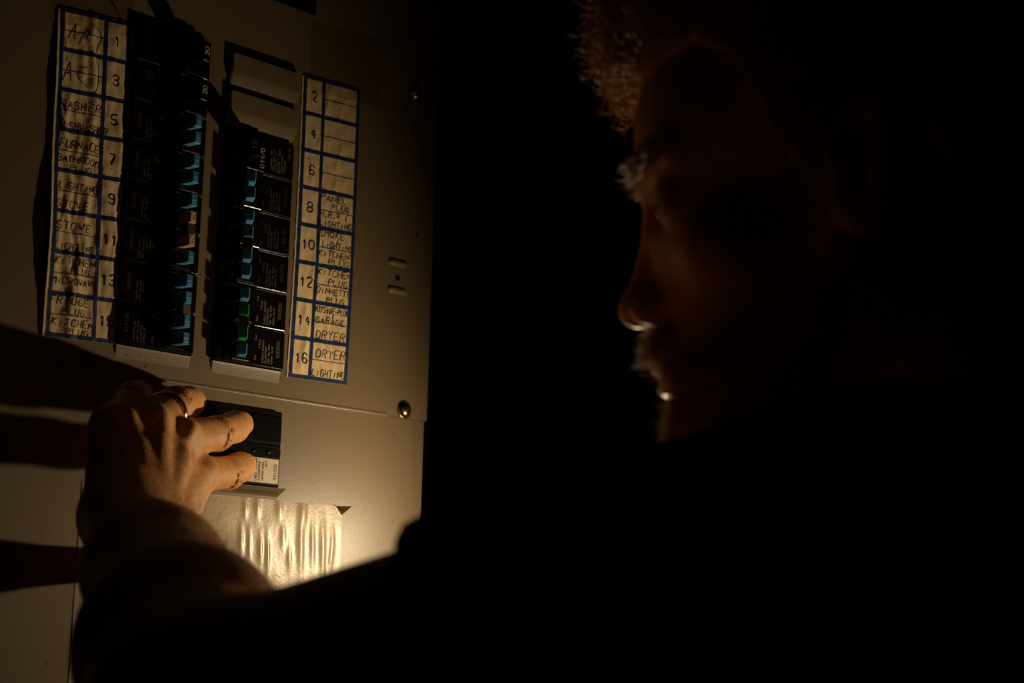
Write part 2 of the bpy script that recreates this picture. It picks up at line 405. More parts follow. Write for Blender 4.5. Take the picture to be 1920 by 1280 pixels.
# ------------------------------------------------------------------ directory labels
A1 = np.array
class Label:
    def __init__(s, TL, TR, BL, BR, ridges, base, W=47.4, H=203.2, lift=None, bow=0, seed=0, k=1.):
        s.k = k
        s.c = [np.array(q, float) for q in (TL, TR, BL, BR)]; s.W = W; s.H = H; s.r = ridges; s.base = base; s.lift = lift; s.bow = bow; s.seed = seed
    def hgt(s, a, b):
        h = s.base
        for (x0, k, t0, t1, wd, am) in s.r:
            u = (b - t0) / (t1 - t0)
            if u <= 0 or u >= 1: continue
            e = math.sin(math.pi * u) ** .7
            d = (a - x0 - k * (b - t0) - 1.2 * math.sin(b * .16 + x0)) / wd
            h += s.k * am * e * math.exp(-d * d * (1 if d < 0 else 1.8))
        h += .10 * math.sin(a * .9 + 1.3 * math.sin(b * .21 + s.seed)) + .08 * math.sin(b * .55 + a * .3 + s.seed)
        if s.lift: h += s.lift(a, b)
        return max(h, .12)
    def __call__(s, a, b, up=0.):
        """a mm right of the left rule, b mm BELOW the top rule"""
        u = a / s.W; v = b / s.H
        p = s.c[0] * (1 - u) * (1 - v) + s.c[1] * u * (1 - v) + s.c[2] * (1 - u) * v + s.c[3] * u * v
        x = p[0] + s.bow * math.sin(math.pi * min(max(v, 0), 1))
        return (x, -(s.hgt(a, b) + up), p[1])
def build_label(lab, name, label, col, margins, nums, notes, extra=()):
    l, r, t, bt = margins
    A = np.arange(-l, lab.W + r + .01, .7); Bv = np.linspace(-t, lab.H + bt, 260)
    na, nb = len(A), len(Bv)
    V = [lab(a, b) for b in Bv for a in A]; V += [(p[0], p[1] + .18, p[2]) for p in V]
    F = []; o = na * nb
    for j in range(nb - 1):
        for i in range(na - 1):
            q = [j * na + i, (j + 1) * na + i, (j + 1) * na + i + 1, j * na + i + 1]; F.append(q); F.append([k + o for k in q[::-1]])
    for j in range(nb - 1):
        for i in (0, na - 1):
            q = [j * na + i, (j + 1) * na + i, (j + 1) * na + i + o, j * na + i + o]; F.append(q if i else q[::-1])
    for i in range(na - 1):
        for j in (0, nb - 1):
            q = [j * na + i, j * na + i + 1, j * na + i + 1 + o, j * na + i + o]; F.append(q if j == 0 else q[::-1])
    pap = obj(name, V, F, PAPER, panel, smooth=True, label=label)
    fm = lambda x, y, up: lab(x, -y, up)          # lettering uses y up
    seg = lambda x0, y0, x1, y1: np.array([[x0, -y0], [x1, -y1]], float)
    W, H = lab.W, lab.H; cx = W * col
    st = [seg(-1.3, i * 25.4, W + 1.3, i * 25.4) for i in range(9)] + [seg(x, 0, x, H) for x in (0, cx, W)]
    st3 = []
    for p in st:
        t = (p[1] - p[0]) / np.linalg.norm(p[1] - p[0]); nn = A1([-t[1], t[0]])
        st3 += [p + nn * o for o in (-.9, 0, .9)]
    obj('printed_grid', *ribbons(st3, .93, fm, .6, .16), NAVY, pap)
    wx = (1.4, cx - 1.4) if nums[0] == 'R' else (cx + 1.4, W - 1.4)
    for i in range(8): obj('ruled_line', *ribbons([seg(wx[0], i * 25.4 + 12.9, wx[1], i * 25.4 + 12.9)], .5, fm, .6, .18), NAVY, pap)
    cn = (cx + W) / 2 if nums[0] == 'R' else cx / 2
    for i, nn in enumerate(nums[1]):
        wd = 4.2 * len(nn) + (1.3 if len(nn) > 1 else 0)
        if nn == '1': wd = 4.2
        s = text_strokes(nn, cn - wd / 2 + .2, -(i * 25.4 + 16.2), 6.6, None, 2, 0, 0, aspect=.62, gap=.34)
        obj('printed_number', *ribbons(s, .92, fm, .4, .18), NUMINK, pap)
    rg = random.Random(5)
    for (txt, s0, s1, base, hh) in notes:
        s = text_strokes(txt, s0, -base, hh * .80, s1 - s0, 1, .14, .08, rg, gap=.5)
        obj('handwriting', *ribbons(s, .54, fm, .4, .19), INK, pap)
    for s in extra: obj('handwriting', *ribbons(s, .50, fm, .4, .19), INK, pap)
    return pap
rg = random.Random(3)
ridL = [(21, .03, -6, 52, 3.4, 2.6), (24, .0, 40, 95, 4.2, 2.2), (6, -.01, 46, 92, 3.0, 2.4), (20, .02, 72, 128, 4.0, 2.2), (9, .02, 92, 150, 3.0, 1.9), (22, -.05, 108, 215, 4.4, 2.8), (11, .05, 140, 214, 3.2, 2.4),
        (37, .03, 90, 190, 5.0, 1.7), (44, .0, 60, 110, 4.0, 1.3), (30, .0, 120, 200, 2.6, 1.2), (3, .0, 110, 170, 3.0, 1.2), (15, .0, 10, 50, 3.0, 1.4), (36, .0, 2, 60, 6.0, .8), (14, 0, 60, 100, 2.2, 1.1)]
ridR = [(21, .0, 2, 24, 2.0, .8), (31, .0, 8, 30, 1.6, .9), (33, -.08, 34, 62, 1.8, 1.0), (8, .0, 55, 75, 1.8, .8), (28, .03, 66, 80, 3.0, .7), (36, .35, 78, 94, 3.0, 1.2), (17, .02, 92, 150, 2.0, .9), (13, .0, 100, 150, 2.0, .9),
        (30, .1, 100, 128, 2.0, .8), (27, .1, 140, 178, 1.8, .7), (11, -.02, 150, 206, 2.6, 1.1), (36, .0, 132, 160, 1.6, .6), (40, .1, 160, 205, 2.0, .7), (25, .1, 178, 206, 1.6, .7)]
for _ in range(26):
    t = rg.uniform(-5, 185); ridL.append((rg.uniform(0, 46), rg.uniform(-.1, .1), t, t + rg.uniform(14, 40), rg.uniform(1.0, 2.2), rg.uniform(.3, .9)))
for _ in range(22):
    t = rg.uniform(-5, 190); ridR.append((rg.uniform(0, 46), rg.uniform(-.2, .2), t, t + rg.uniform(8, 24), rg.uniform(.8, 1.6), rg.uniform(.15, .42)))
labL = Label((-107.1, 42.5), (-60.7, 46.4), (-101.8, -153.4), (-53.9, -151.5), ridL, .5,
             lift=lambda a, b: 3.6 * math.exp(-max(a + 3.5, 0) / 5.5) * math.exp(-((b - 138) / 46) ** 2) + 1.6 * math.exp(-max(a + 3.5, 0) / 4) * math.exp(-((b - 45) / 30) ** 2), seed=1, k=.66)
labR = Label((81.2, 51.2), (129.0, 53.6), (80.2, -153.8), (128.2, -152.8), ridR, .35, bow=1.2, seed=4, k=.8)
airac = [[chaikin(A1([[4, -18], [9.6, -7.5], [8.6, -17.5]]), 0), A1([[5.4, -13.6], [9.4, -12.4]]), A1([[12, -20.5], [17, -9]]), chaikin(A1([[17, -9], [19.5, -12], [16, -14.5], [18.5, -17.5]]), 1)],
         [A1([[1.8, -45.2], [6.6, -32.5], [7.6, -44.6]]), A1([[3, -40.6], [7.2, -39.4]]), chaikin(A1([[18.5, -34], [14.5, -34.6], [12, -39.5], [14, -44], [19.5, -46]]), 2)],
         [chaikin(A1([[21, -6], [27, -9], [28.5, -14], [25, -20], [24, -26], [26.5, -32], [27, -42], [25, -49], [20.5, -50.2]]), 2)]]
notesL = [('WASHER', 1, 28.5, 62, 6.2), ('DISHWASHER', 1.2, 34, 75.2, 5.8), ('FURNACE', 2, 28.5, 87.4, 6.6), ('BATHROOM', .8, 29.5, 96, 5.2), ('PLUG', 9.5, 24, 101, 4.6),
          ('LIGHTING', 2.5, 29, 113.2, 5.6), ('STOVE', .8, 22.5, 124.6, 5.8), ('STOVE', 1.4, 25.5, 138.3, 6.2), ('LIGHTING', 1.2, 28, 150.6, 5.4),
          ('KITCHEN', 2, 29, 159.6, 5.8), ('PLUG', 13, 26, 165, 4.6), ('MICROWAVE', 1, 31, 171.8, 5.2), ('FRIDGE', 1, 26, 184, 5.6), ('PLUG', 8.5, 23.5, 190.2, 5.0), ('KITCHEN', 2.4, 30, 197.2, 5.6), ('PLUG', 11.5, 27, 202, 4.6)]
notesR = [('PANEL', 17.6, 39, 82.3, 5.4), ('PLUG', 27, 42, 87.8, 4.8), ('H.R.V &', 17.4, 41, 93.8, 5.4), ('LIGHTING', 17.4, 45, 99.8, 5.0), ('SMOKE', 17.4, 39, 107.2, 5.2), ('&', 32.5, 34.3, 110.4, 3.0), ('LIGHTING', 20.5, 46.5, 114.2, 4.8),
          ('KITCHEN', 18, 44, 120.4, 5.2), ('PLUG', 26.5, 44, 125.6, 4.8), ('KITCHEN', 18, 46.5, 133.2, 5.4), ('PLUG', 27.5, 44, 139.2, 5.0), ('DINNETTE', 17.6, 47, 145.6, 5.2), ('PLUG', 26.4, 42, 151.4, 4.8),
          ('OUTSIDE-PLUG', 16.6, 46.6, 158.6, 4.8), ('&', 32, 34, 161.8, 3.2), ('GARAGE', 18.5, 43, 165.6, 5.0), ('DRYER', 19.4, 43.6, 176.0, 6.6), ('DRYER', 20.4, 45, 188.6, 6.8), ('LIGHTING', 18, 46, 201.2, 6.0)]
build_label(labL, 'directory_label', 'wrinkled paper directory with odd circuit numbers 1 to 15', .655, (3.6, 2.4, .6, 1.4), ('R', ['1', '3', '5', '7', '9', '11', '13', '15']), notesL, airac)
build_label(labR, 'directory_label', 'paper directory with even circuit numbers 2 to 16', .345, (3.0, 1.7, .4, 1.4), ('L', ['2', '4', '6', '8', '10', '12', '14', '16']), notesR)
def tape(x0, x1, z0, z1, lab, skew):
    xs = np.linspace(x0, x1, 36); zs = np.linspace(z0, z1, 32); V = []; F = []
    for z in zs:
        for x in xs:
            zz = z + skew * (x - x0); h = .15
            a, b = 20., 20.
            for _ in range(6):
                p = lab(a, b); a += (x - p[0]); b += (p[2] - zz)
            if -4 < a < lab.W + 2.5 and b > -1.2: h = lab.hgt(a, b) + .2
            V.append((x, -h, zz))
    V += [(p[0], p[1] + .07, p[2]) for p in V]; o = 36 * 32
    for j in range(31):
        for i in range(35):
            q = [j * 36 + i, j * 36 + i + 1, (j + 1) * 36 + i + 1, (j + 1) * 36 + i]; F.append(q); F.append([k + o for k in q[::-1]])
    obj('clear_tape', V, F, TAPE, panel, smooth=True)
tape(-116, -57.5, 33, 92, labL, .09)
tape(84.5, 150, 42, 92, labR, .06)
# ink scrawl on the cover above the odd directory
fmP = lambda x, y, up: (x, -.05 - up, y)
obj('pen_mark', *ribbons([chaikin(A1([[-80, 64], [-74, 58], [-68, 51], [-66, 47]]), 2)], .9, fmP, 1, .05), INK, panel)

# notice sheet pasted under the main breaker, bubbled and shiny
rg = random.Random(12)
bub = []
for _ in range(9):
    bub.append((rg.uniform(-66, 128), rg.uniform(-330, -240), rg.uniform(1.3, 3.2), rg.uniform(5, 17), rg.uniform(.5, 1.7), rg.uniform(-.12, .12)))
for x, z, wd, ln, am in ((48, -262, 2.0, 9, 1.3), (55, -265, 1.6, 10, 1.1), (64, -268, 1.8, 9, 1.4), (70, -270, 1.8, 13, 1.6), (82, -258, 2.2, 9, 1.2), (88, -272, 1.8, 9, 1.2), (97, -264, 2.8, 20, 1.8), (107, -262, 2.0, 16, 1.5), (116, -266, 2.6, 22, 1.9), (124, -258, 1.8, 10, 1.2), (60, -240, 2.6, 9, 1.4), (78, -240, 3.2, 10, 1.5), (98, -242, 3.4, 12, 1.8), (50, -242, 2, 8, 1.2)):
    bub.append((x, z, wd, ln, am, -.06))
def sheet_h(x, z):
    h = .35 + .06 * math.sin(x * .23) * math.sin(z * .21 + .1 * x)
    for bx, bz, wd, ln, am, k in bub:
        dz = (z - bz) / ln
        if abs(dz) > 1.6: continue
        d = (x - bx - k * (z - bz)) / wd
        if abs(d) > 3.5: continue
        h += .42 * am * math.exp(-d * d * (1 if d < 0 else 1.5)) * math.exp(-dz * dz * 1.4)
    c = (x - 129.2) + (z + 238.8) * .8                    # lifted top-right corner
    if c > 0: h += 2.2 * c
    e = z + 262
    return h
xs = np.arange(-70.5, 131.6, 1.0); zs = np.arange(-236.0, -372, -1.0)
nx, nz = len(xs), len(zs)
V = [(x, 1.3 - sheet_h(x, z), z) for z in zs for x in xs]; V += [(p[0], p[1] + .15, p[2]) for p in V]; F = []; o_ = nx * nz
for j in range(nz - 1):
    for i in range(nx - 1):
        q = [j * nx + i, (j + 1) * nx + i, (j + 1) * nx + i + 1, j * nx + i + 1]; F.append(q); F.append([k + o_ for k in q[::-1]])
obj('notice_sheet', V, F, SHEETM, panel, smooth=True, label='shiny bubbled paper sheet pasted below the main breaker')

# ------------------------------------------------------------------ breakers
def xzmap(y): return lambda x, z, up: (x, y - up, z)
def vert_text(txt, x, z0, h, width=None, wd=.22):
    """lettering that reads upwards; x = baseline, z0 = start"""
    s = text_strokes(txt, 0, 0, h, width, 1, 0, 0, aspect=.6, gap=.3)
    return [np.c_[x - p[:, 1], z0 + p[:, 0]] for p in s]
PITCH = 25.4
TLEN = 10.0
def toggle_mesh():
    V, F = rbox(-3.0, 3.0, -TLEN, 4, -3.75, 3.75, .8, 3)
    return V, F
def rotz(V, a):
    c, s = math.cos(a), math.sin(a); return [(x * c - y * s, x * s + y * c, z) for x, y, z in V]
def toggle(parent, dx, dz, side, mt, mtd, num, cache={}):
    """side +1: thrown towards +x"""
    a = math.radians(8 if side > 0 else -33)
    key = (side, mt.name, num)
    if key not in cache:
        V, F = toggle_mesh(); V = rotz(V, a)
        t = obj('toggle', V, F, mt, parent, smooth=False, local=True)
        st = text_strokes(num, -2.6, -1.5, 3.0, 5.2, 1, 0, 0)
        st = [np.c_[-p[:, 1], p[:, 0]] for p in st] + [A1([[-2.2, -3.3], [2.2, -3.3], [2.2, 3.3], [-2.2, 3.3], [-2.2, -3.3]])]
        V2, F2 = ribbons(st, .42, xzmap(-TLEN), 5, .18); V2 = rotz(V2, a)
        n = obj('amp_number', V2, F2, mtd, t, local=True)  # flat figures and rim, relief shading painted by the darker plastic
        cache[key] = (t, n)
    else:
        t0, n0 = cache[key]
        t = t0.copy(); COL.objects.link(t); t.parent = parent
        n = n0.copy(); COL.objects.link(n); n.parent = t
    t.location = (dx / 1000, -6.0 / 1000, dz / 1000)
    return t
def body_mesh(side):
    """one-inch breaker case; side +1 = toggle near the +x end"""
    w2 = 28.1
    hx = 11.5 if side > 0 else -9.5
    A = rbox(-w2, w2, -3.6, 22, -12.5, 12.5, 1.3, 5)
    Bm = rbox(hx - 12, hx + 12, -5.0, 0, -12.3, 12.3, 1.1, 4)
    Cc = rbox(hx - 7.5, hx + 7.5, -6.2, 0, -11.2, 11.2, .9, 2)
    return joinm(A, Bm, Cc)
BODY = {}
def breaker(xc, zc, side, kind, toggles, lines, label, group, marks=None):
    b = root('circuit_breaker', label, 'circuit breaker', (xc, 0, zc), group)
    if side not in BODY:
        V, F = body_mesh(side); BODY[side] = obj('case', V, F, BLACK, b, local=True)
    else:
        c = BODY[side].copy(); COL.objects.link(c); c.parent = b
    hx = 11.5 if side > 0 else -9.5
    if kind == 'twin':
        for dz, (mt, mtd, num) in zip((5.5, -5.1), toggles): toggle(b, hx, dz, side, mt, mtd, num)
    else:
        V, F = rbox(-3.6, 3.6, -13, 4, -6.6, 6.6, 1.2, 3); V = [(x, y - 6, z) for x, y, z in rotz(V, math.radians(10 if side > 0 else -30))]
        t = obj('toggle', [(x + hx, y, z) for x, y, z in V], F, BLACK, b, smooth=False, local=True)
        st = vert_text(toggles, 1.7, -2.6, 3.4, 5.2)
        V2, F2 = ribbons(st, .5, xzmap(-13), 5, .1); V2 = [(x + hx, y - 6, z) for x, y, z in rotz(V2, math.radians(10 if side > 0 else -30))]
        obj('amp_number', V2, F2, WHITEP, t, local=True)
    st = []
    for txt, x, z0, h, wd in lines: st += vert_text(txt, x, z0, h, wd)
    if marks: st += marks
    if st: obj('printed_text', *ribbons(st, .24, xzmap(-3.6), 3, .06), PRINT2 if 'Off' in label or 'green' in label else PRINT, b, local=True)
    if 'Off' in label: obj('off_mark', *ribbons(vert_text('Off/O', 2.1, -9.4, 3.2, 13), .36, xzmap(-5.0), 3, .06), WHITEP, b, local=True)
    return b
Bt, Gt, Et = (BLUE, BLUED, '15'), (GREEN, GREEND, '30'), (BEIGE, BEIGED, '40')
def ring(x, z, r): return chaikin(A1([[x + r * math.cos(a), z + r * math.sin(a)] for a in np.linspace(0, 2 * math.pi, 13)]), 0)
def std_lines(sgn, num, date):
    # print sits on the flat end of the case away from the toggle
    o = -sgn
    L = [('15A', o * 3.6 + 1, 4, 1.8, 3.6), ('15A', o * 3.6 + 1, -9, 1.8, 3.6), ('T1515', o * 7 + 1, -1, 1.7, 6.0), ('CIRCUIT BREAKER', o * 9.6 + 1, -10, 1.3, 15), ('DISJONCTEUR', o * 12 + 1, -10, 1.3, 11), ('120V 15A 60HZ', o * 14.4 + 1, -10, 1.3, 13), ('10000A CA/AC', o * 17 + 1, -10, 1.3, 12), (date, o * 22.4 + 1, -5, 2.4, 11)]
    return L
xl = (LC[0] + LC[1]) / 2; xr = (RC[0] + RC[1]) / 2
gL = 'breakers in the column beside the odd directory'; gR = 'breakers in the column beside the even directory'
ztop = 50.8
rowsL = [('1', 'single', '20', 'AIR'), ('3', 'single', '20', 'AC'), ('5', 'twin', (Bt, Bt), 'WASHER'), ('7', 'twin', (Bt, Bt), 'FURNACE'), ('9', 'twin', (Bt, Et), 'STOVE'), ('11', 'twin', (Et, Bt), 'LIGHTING'), ('13', 'twin', (Bt, Bt), 'MICROWAVE'), ('15', 'twin', (Bt, Bt), 'FRIDGE')]
dates = ['921015', '921015', '930920', '921015', '931101', '931013', '930920', '911130']
for i, (n, kind, tg, wtxt) in enumerate(rowsL):
    what = {'1': 'black breaker with one wide black toggle, topmost of the column beside the odd directory', '3': 'black wide-toggle breaker directly under the topmost one, beside the A C row', '9': 'twin breaker with blue over beige toggle beside directory row 9', '11': 'twin breaker with beige over blue toggle beside directory row 11'}.get(n, 'twin breaker with two blue toggles beside directory row %s, %s' % (n, wtxt.lower()))
    mk = None
    if kind == 'single': mk = [ring(-17, 4.6, 3.0), ring(-17, 4.6, 2.4), chaikin(A1([[-15, -6.6], [-19, -7], [-20, -4], [-19, -1], [-15, -1.4]]), 2), A1([[-18.8, 3], [-15.2, 6.4]]), A1([[-18.8, 6.4], [-15.2, 3]])]
    ln = std_lines(1, n, dates[i]) if kind == 'twin' else [('CIRCUIT', -10, -7, 1.5, 9), ('BREAKER', -7.4, -7, 1.5, 9), ('LR 7439', -5, -7, 1.5, 8), ('ON', -12.6, -8, 2.0, 4)]
    breaker(xl, ztop - PITCH * (i + .5), 1, kind, tg, ln, what, gL, mk)
rowsR = [('6', 'single', '15', ''), ('8', 'twin', (Bt, Bt), 'PANEL PLUG'), ('10', 'twin', (Bt, Bt), 'SMOKE'), ('12', 'twin', (Bt, Bt), 'DINNETTE PLUG'), ('14', 'twin', (Bt, Gt), 'GARAGE'), ('16', 'twin', (Gt, Bt), 'DRYER')]
dates = ['', '921015', '931101', '931013', '930920', '930920']
for i, (n, kind, tg, wtxt) in enumerate(rowsR):
    what = {'6': 'black breaker marked Off with one wide black toggle beside blank directory row 6', '14': 'twin breaker with blue over green toggle beside directory row 14', '16': 'twin breaker with green over blue toggle beside directory row 16'}.get(n, 'twin breaker with two blue toggles beside directory row %s, %s' % (n, wtxt.lower()))
    mk = None
    ln = std_lines(-1, n, dates[i])
    if kind == 'single':
        ln = [('INOSO A01', 9.6, -8, 1.5, 13), ('A01/JUN A2', 11.8, -9, 1.5, 14), ('CIRCUIT', 14, -9, 1.4, 12), ('BREAKER 1 POLE', 16.2, -9.6, 1.5, 16), ('120V/240V', 18.6, -9.8, 1.5, 13), ('10000A', 21, -9, 1.5, 9), ('MADE IN', 24.6, 1, 1.5, 8)]
    b = breaker(xr, -PITCH * (i + .5), -1, kind, tg, ln, what, gR, mk)
# metal handle ties between neighbouring toggles (bridging two breakers)
def tie(xc, z, side, label):
    a = math.radians(8 if side > 0 else -33)
    V1, F1 = rbox(-3.5, 3.5, -9.0, -3.0, -3.3, 3.3, .4, 1)
    V = [(x + xc + (11.5 if side > 0 else -9.5), y - 6.0, zz + z) for x, y, zz in rotz(V1, a)]
    o = obj('handle_tie', V, F1, STEEL); o['label'] = label; o['category'] = 'handle tie'
tie(xl, ztop - PITCH * 5, 1, 'metal clip tying the two beige toggles together')
tie(xl, ztop - PITCH * 7, 1, 'metal clip tying a microwave row toggle to a fridge row toggle')
tie(xr, -PITCH * 3, -1, 'metal clip tying a smoke row toggle to a dinnette row toggle')
tie(xr, -PITCH * 5, -1, 'metal clip tying the two green toggles together')

# main breaker
mb = root('main_breaker', 'large black main breaker with white rating label, pressed by the hand', 'main breaker', (43, 0, -203.5))
def mbo(name, V, F, mt, **k): return obj(name, V, F, mt, mb, **k)
mbo('case', *joinm(rbox(12.6, 73.6, -2.4, 30, -228.4, -179.2, .7, 2), rbox(12.6, 73.2, -3.2, 0, -181.4, -180.2, .4, 1), rbox(12.6, 73.2, -3.2, 0, -202.6, -201.6, .4, 1), rbox(30, 73, -3.6, 0, -209.2, -203.6, .4, 1), rbox(30, 73, -3.2, 0, -228.0, -226.6, .3, 1)), BLACK)
mbo('handle', *rbox(22, 36, -15, 0, -211, -196, 1.5, 3), BLACK)
mbo('face_plate', *rbox(38, 72.6, -4.0, 0, -200.4, -182.6, .8, 2), BLACK)
for x in (50.5, 62.5): mbo('rivet', *lathe([(1.3, 0), (1.3, .5), (.9, .8), (.3, .9)], 14, (x, -3.6, -206.4)), BLACK, smooth=True)
rl = mbo('rating_label', *rbox(40, 72.4, -3.0, 0, -226.2, -210.2, .3, 1), LABELW, label='white paper rating label')
stl = []
for txt, x, z0, h, wd in (('CIRCUIT BREAKER', 54.6, -225.2, 1.6, 14), ('DISJONCTEUR', 57.2, -224.8, 1.6, 12), ('120/240V AC/CA', 60.0, -225, 1.4, 12), ("40'C", 62.6, -216, 1.4, 4), ('931006', 70.6, -223.6, 2.4, 10), ('50', 51.4, -213, 2.4, 3)): stl += vert_text(txt, x, z0, h, wd)
obj('label_print', *ribbons(stl, .34, xzmap(-3.0), 3, .06), INK, rl)
# bent sheet-metal tab under the main breaker (part of the lower cover)
V = []; F = []
for i, (y, z) in enumerate([(1.0, -236.0), (.4, -234.0), (-1.5, -232.4), (-6.5, -231.6), (-9.5, -229.8), (-9.8, -229.2), (-6.2, -230.4), (-1.0, -231.0), (1.0, -231.0)]):
    V += [(13, y, z), (73.4 if i in (3, 4, 5, 6) else 75.4, y, z)]
for i in range(8): F.append([2 * i, 2 * i + 1, 2 * i + 3, 2 * i + 2])
obj('bent_tab', V, F, PAINT, panel)

# ------------------------------------------------------------------ the man
# landmarks (mm, datum frame)
th = math.radians(14); pt = math.radians(9)
rh = RT * [1, 1, 0]; rh /= np.linalg.norm(rh); fh = FW * [1, 1, 0]; fh /= np.linalg.norm(fh)
ZU = np.array([0, 0, 1.])
_f0 = -rh * math.cos(th) + fh * math.sin(th)
HF = _f0 * math.cos(pt) - ZU * math.sin(pt); HL = np.cross(ZU, _f0); HU = np.cross(HF, HL)
HC = cw(56.75, -72., 800.) - HF * 95 - HU * 20      # head centre (between the ears, eye level)
def hw(x, y, z): return HC + HF * x + HL * y + HU * z
HR = np.stack([HF, HL, HU]).astype(np.float32)
NB = np.array([86., -528., -300.])                # base of the neck
SL = cw(135, 76, 590); EL = cw(-120, 147, 668); WL = np.array([-101., -105., -271.])
TL_ = (SL - NB); TL_[2] = 0; TL_ /= np.linalg.norm(TL_); TF = np.cross(TL_, ZU)    # torso left / forward
SR = NB - TL_ * 185 + np.array([0, 0, -8.]); ER = np.array([372., -430., -540.]); WR = np.array([392., -225., -345.])
# left hand (fingers point right, thumb underneath)
MC = {'i': np.array([-35., -59., -232.]), 'm': np.array([-53., -67., -214.]), 'r': np.array([-77., -71., -209.]), 'p': np.array([-95., -67., -210.])}
FG = {'i': [MC['i'], (1., -42., -227.), (22., -27., -221.), (36., -13.5, -217.5)],
      'm': [MC['m'], (-13., -48., -205.), (12., -32., -197.5), (29., -16.5, -192.5)],
      'r': [MC['r'], (-45., -50., -192.), (-22., -30., -186.), (-6., -14., -183.)],
      'p': [MC['p'], (-74., -47., -192.), (-58., -31., -186.), (-47., -17., -183.)]}
FRAD = {'i': (11.0, 9.5, 9.0, 7.7), 'm': (11.4, 9.9, 9.4, 8.1), 'r': (11.6, 10.0, 9.2, 8.0), 'p': (10.4, 8.8, 8.0, 6.8)}
FG = {k: [np.array(q, float) for q in v] for k, v in FG.items()}
_across = MC['p'] - MC['i']; _along = MC['m'] - WL
DORS = np.cross(_across, _along); DORS /= np.linalg.norm(DORS)
if DORS @ (CAM - MC['m']) < 0: DORS = -DORS
ACR = _across / np.linalg.norm(_across)
WN = (EL - WL) / np.linalg.norm(EL - WL)

def head_sdf(P):
    q = (P - HC.astype(np.float32)) @ HR.T
    a = q.copy(); a[:, 1] = np.abs(a[:, 1])
    d = ell(q, (-8, 0, 36), (92, 75, 82))
    d = smin(d, ell(q, (50, 0, 36), (40, 56, 40)), 14)
    d = smin(d, cone(q, (46, 0, -8), (54, 0, -74), 46, 36), 16)
    d = smin(d, ell(a, (52, 40, -26), (22, 20, 16)), 16)
    d = smin(d, cone(a, (-2, 50, -52), (62, 18, -98), 20, 17), 14)
    d = smin(d, ell(q, (77, 0, -101), (17, 20, 15)), 8)
    d = smax(d, -ell(a, (92, 30, 1), (17, 17, 12)), 9)                      # orbits
    d = smin(d, cone(a, (84, 6, 21), (68, 44, 22), 9.5, 8), 8)              # brow
    d = smin(d, cone(q, (82, 0, 6), (97, 0, -34), 6.5, 9), 7)               # bridge
    d = smin(d, ell(q, (100.5, 0, -38.5), (10, 10.5, 8.5)), 6)              # tip
    d = smin(d, ell(a, (92, 12.5, -42), (11, 7, 7.5)), 4)                   # wings
    d = smax(d, -ell(a, (99, 6.5, -47.5), (5, 3.2, 3.5)), 2)                # nostrils
    d = smin(d, ell(q, (83, 0, -64), (15, 24, 13)), 8)                      # muzzle
    d = smin(d, ell(q, (84, 0, -67.5), (15.5, 21, 4.6)), 3)                 # upper lip
    d = smin(d, ell(q, (83.5, 0, -77.5), (14.5, 18, 5.2)), 3)               # lower lip
    d = smax(d, -cone(a, (101, 0, -72.2), (88, 24, -73.5), 1.4, 1.2), 2)
    lid = np.sqrt(((a - np.array([70.5, 31, 1], np.float32)) ** 2).sum(1)) - 13.0
    lid = smax(lid, -ell(a, (84.5, 31.5, -.5), (9, 12.8, 4.4)), 1.2)
    d = smin(d, lid, 3)
    ca, sa = math.cos(.22), math.sin(.22)
    e = a - np.array([-11, 80, -12], np.float32); e = np.stack([e[:, 0] * ca + e[:, 2] * sa, e[:, 1] + .38 * e[:, 0], -e[:, 0] * sa + e[:, 2] * ca], 1)
    ear = ell(e, (0, 0, 0), (18, 6.5, 31)); ear = smax(ear, -ell(e, (3, 6, 4), (11.5, 8.5, 20)), 1.6)
    ear = smin(ear, cone(e, (-5, 2.5, -6), (-4, 3.2, 14), 2.6, 2.2), 2.5); ear = smin(ear, ell(e, (11, 3, -3), (4, 4, 6)), 2.5)
    d = smin(d, ear, 3)
    return d
NT = hw(-28, 0, -52); NTB = NB.copy()
def torso_sdf(P, g=0.):
    R = np.stack([TF, TL_, ZU]).astype(np.float32)
    c = NB + TF * 14 - ZU * 170; b = NB + TF * 12 - ZU * 420
    d = ell(P, c, (112 + g, 165 + g, 200 + g), R)
    d = smin(d, ell(P, b, (112 + g, 152 + g, 270 + g), R), 60)
    d = smin(d, cone(P, SL - TL_ * 25 - ZU * 12, SR + TL_ * 25 - ZU * 12, 58 + g, 58 + g), 40)
    d = smin(d, cone(P, NB - ZU * 5, SL - TL_ * 55 - ZU * 12, 50 + g, 50 + g), 25)
    d = smin(d, cone(P, NB - ZU * 5, SR + TL_ * 55 - ZU * 12, 50 + g, 50 + g), 25)
    return d
def upper_sdf(P):
    d = head_sdf(P)
    d = smin(d, cone(P, NT, NTB, 52, 56), 14)
    return smin(d, torso_sdf(P, -8), 20)
def arm_core(P, S, E, W):
    up = cone(P, S, E, 56, 40)
    mid = E + (W - E) * .30; far = E + (W - E) * .72
    f = smin(cone(P, E, mid, 42, 44.5), cone(P, mid, far, 44.5, 33), 12)
    return smin(up, f, 22), far
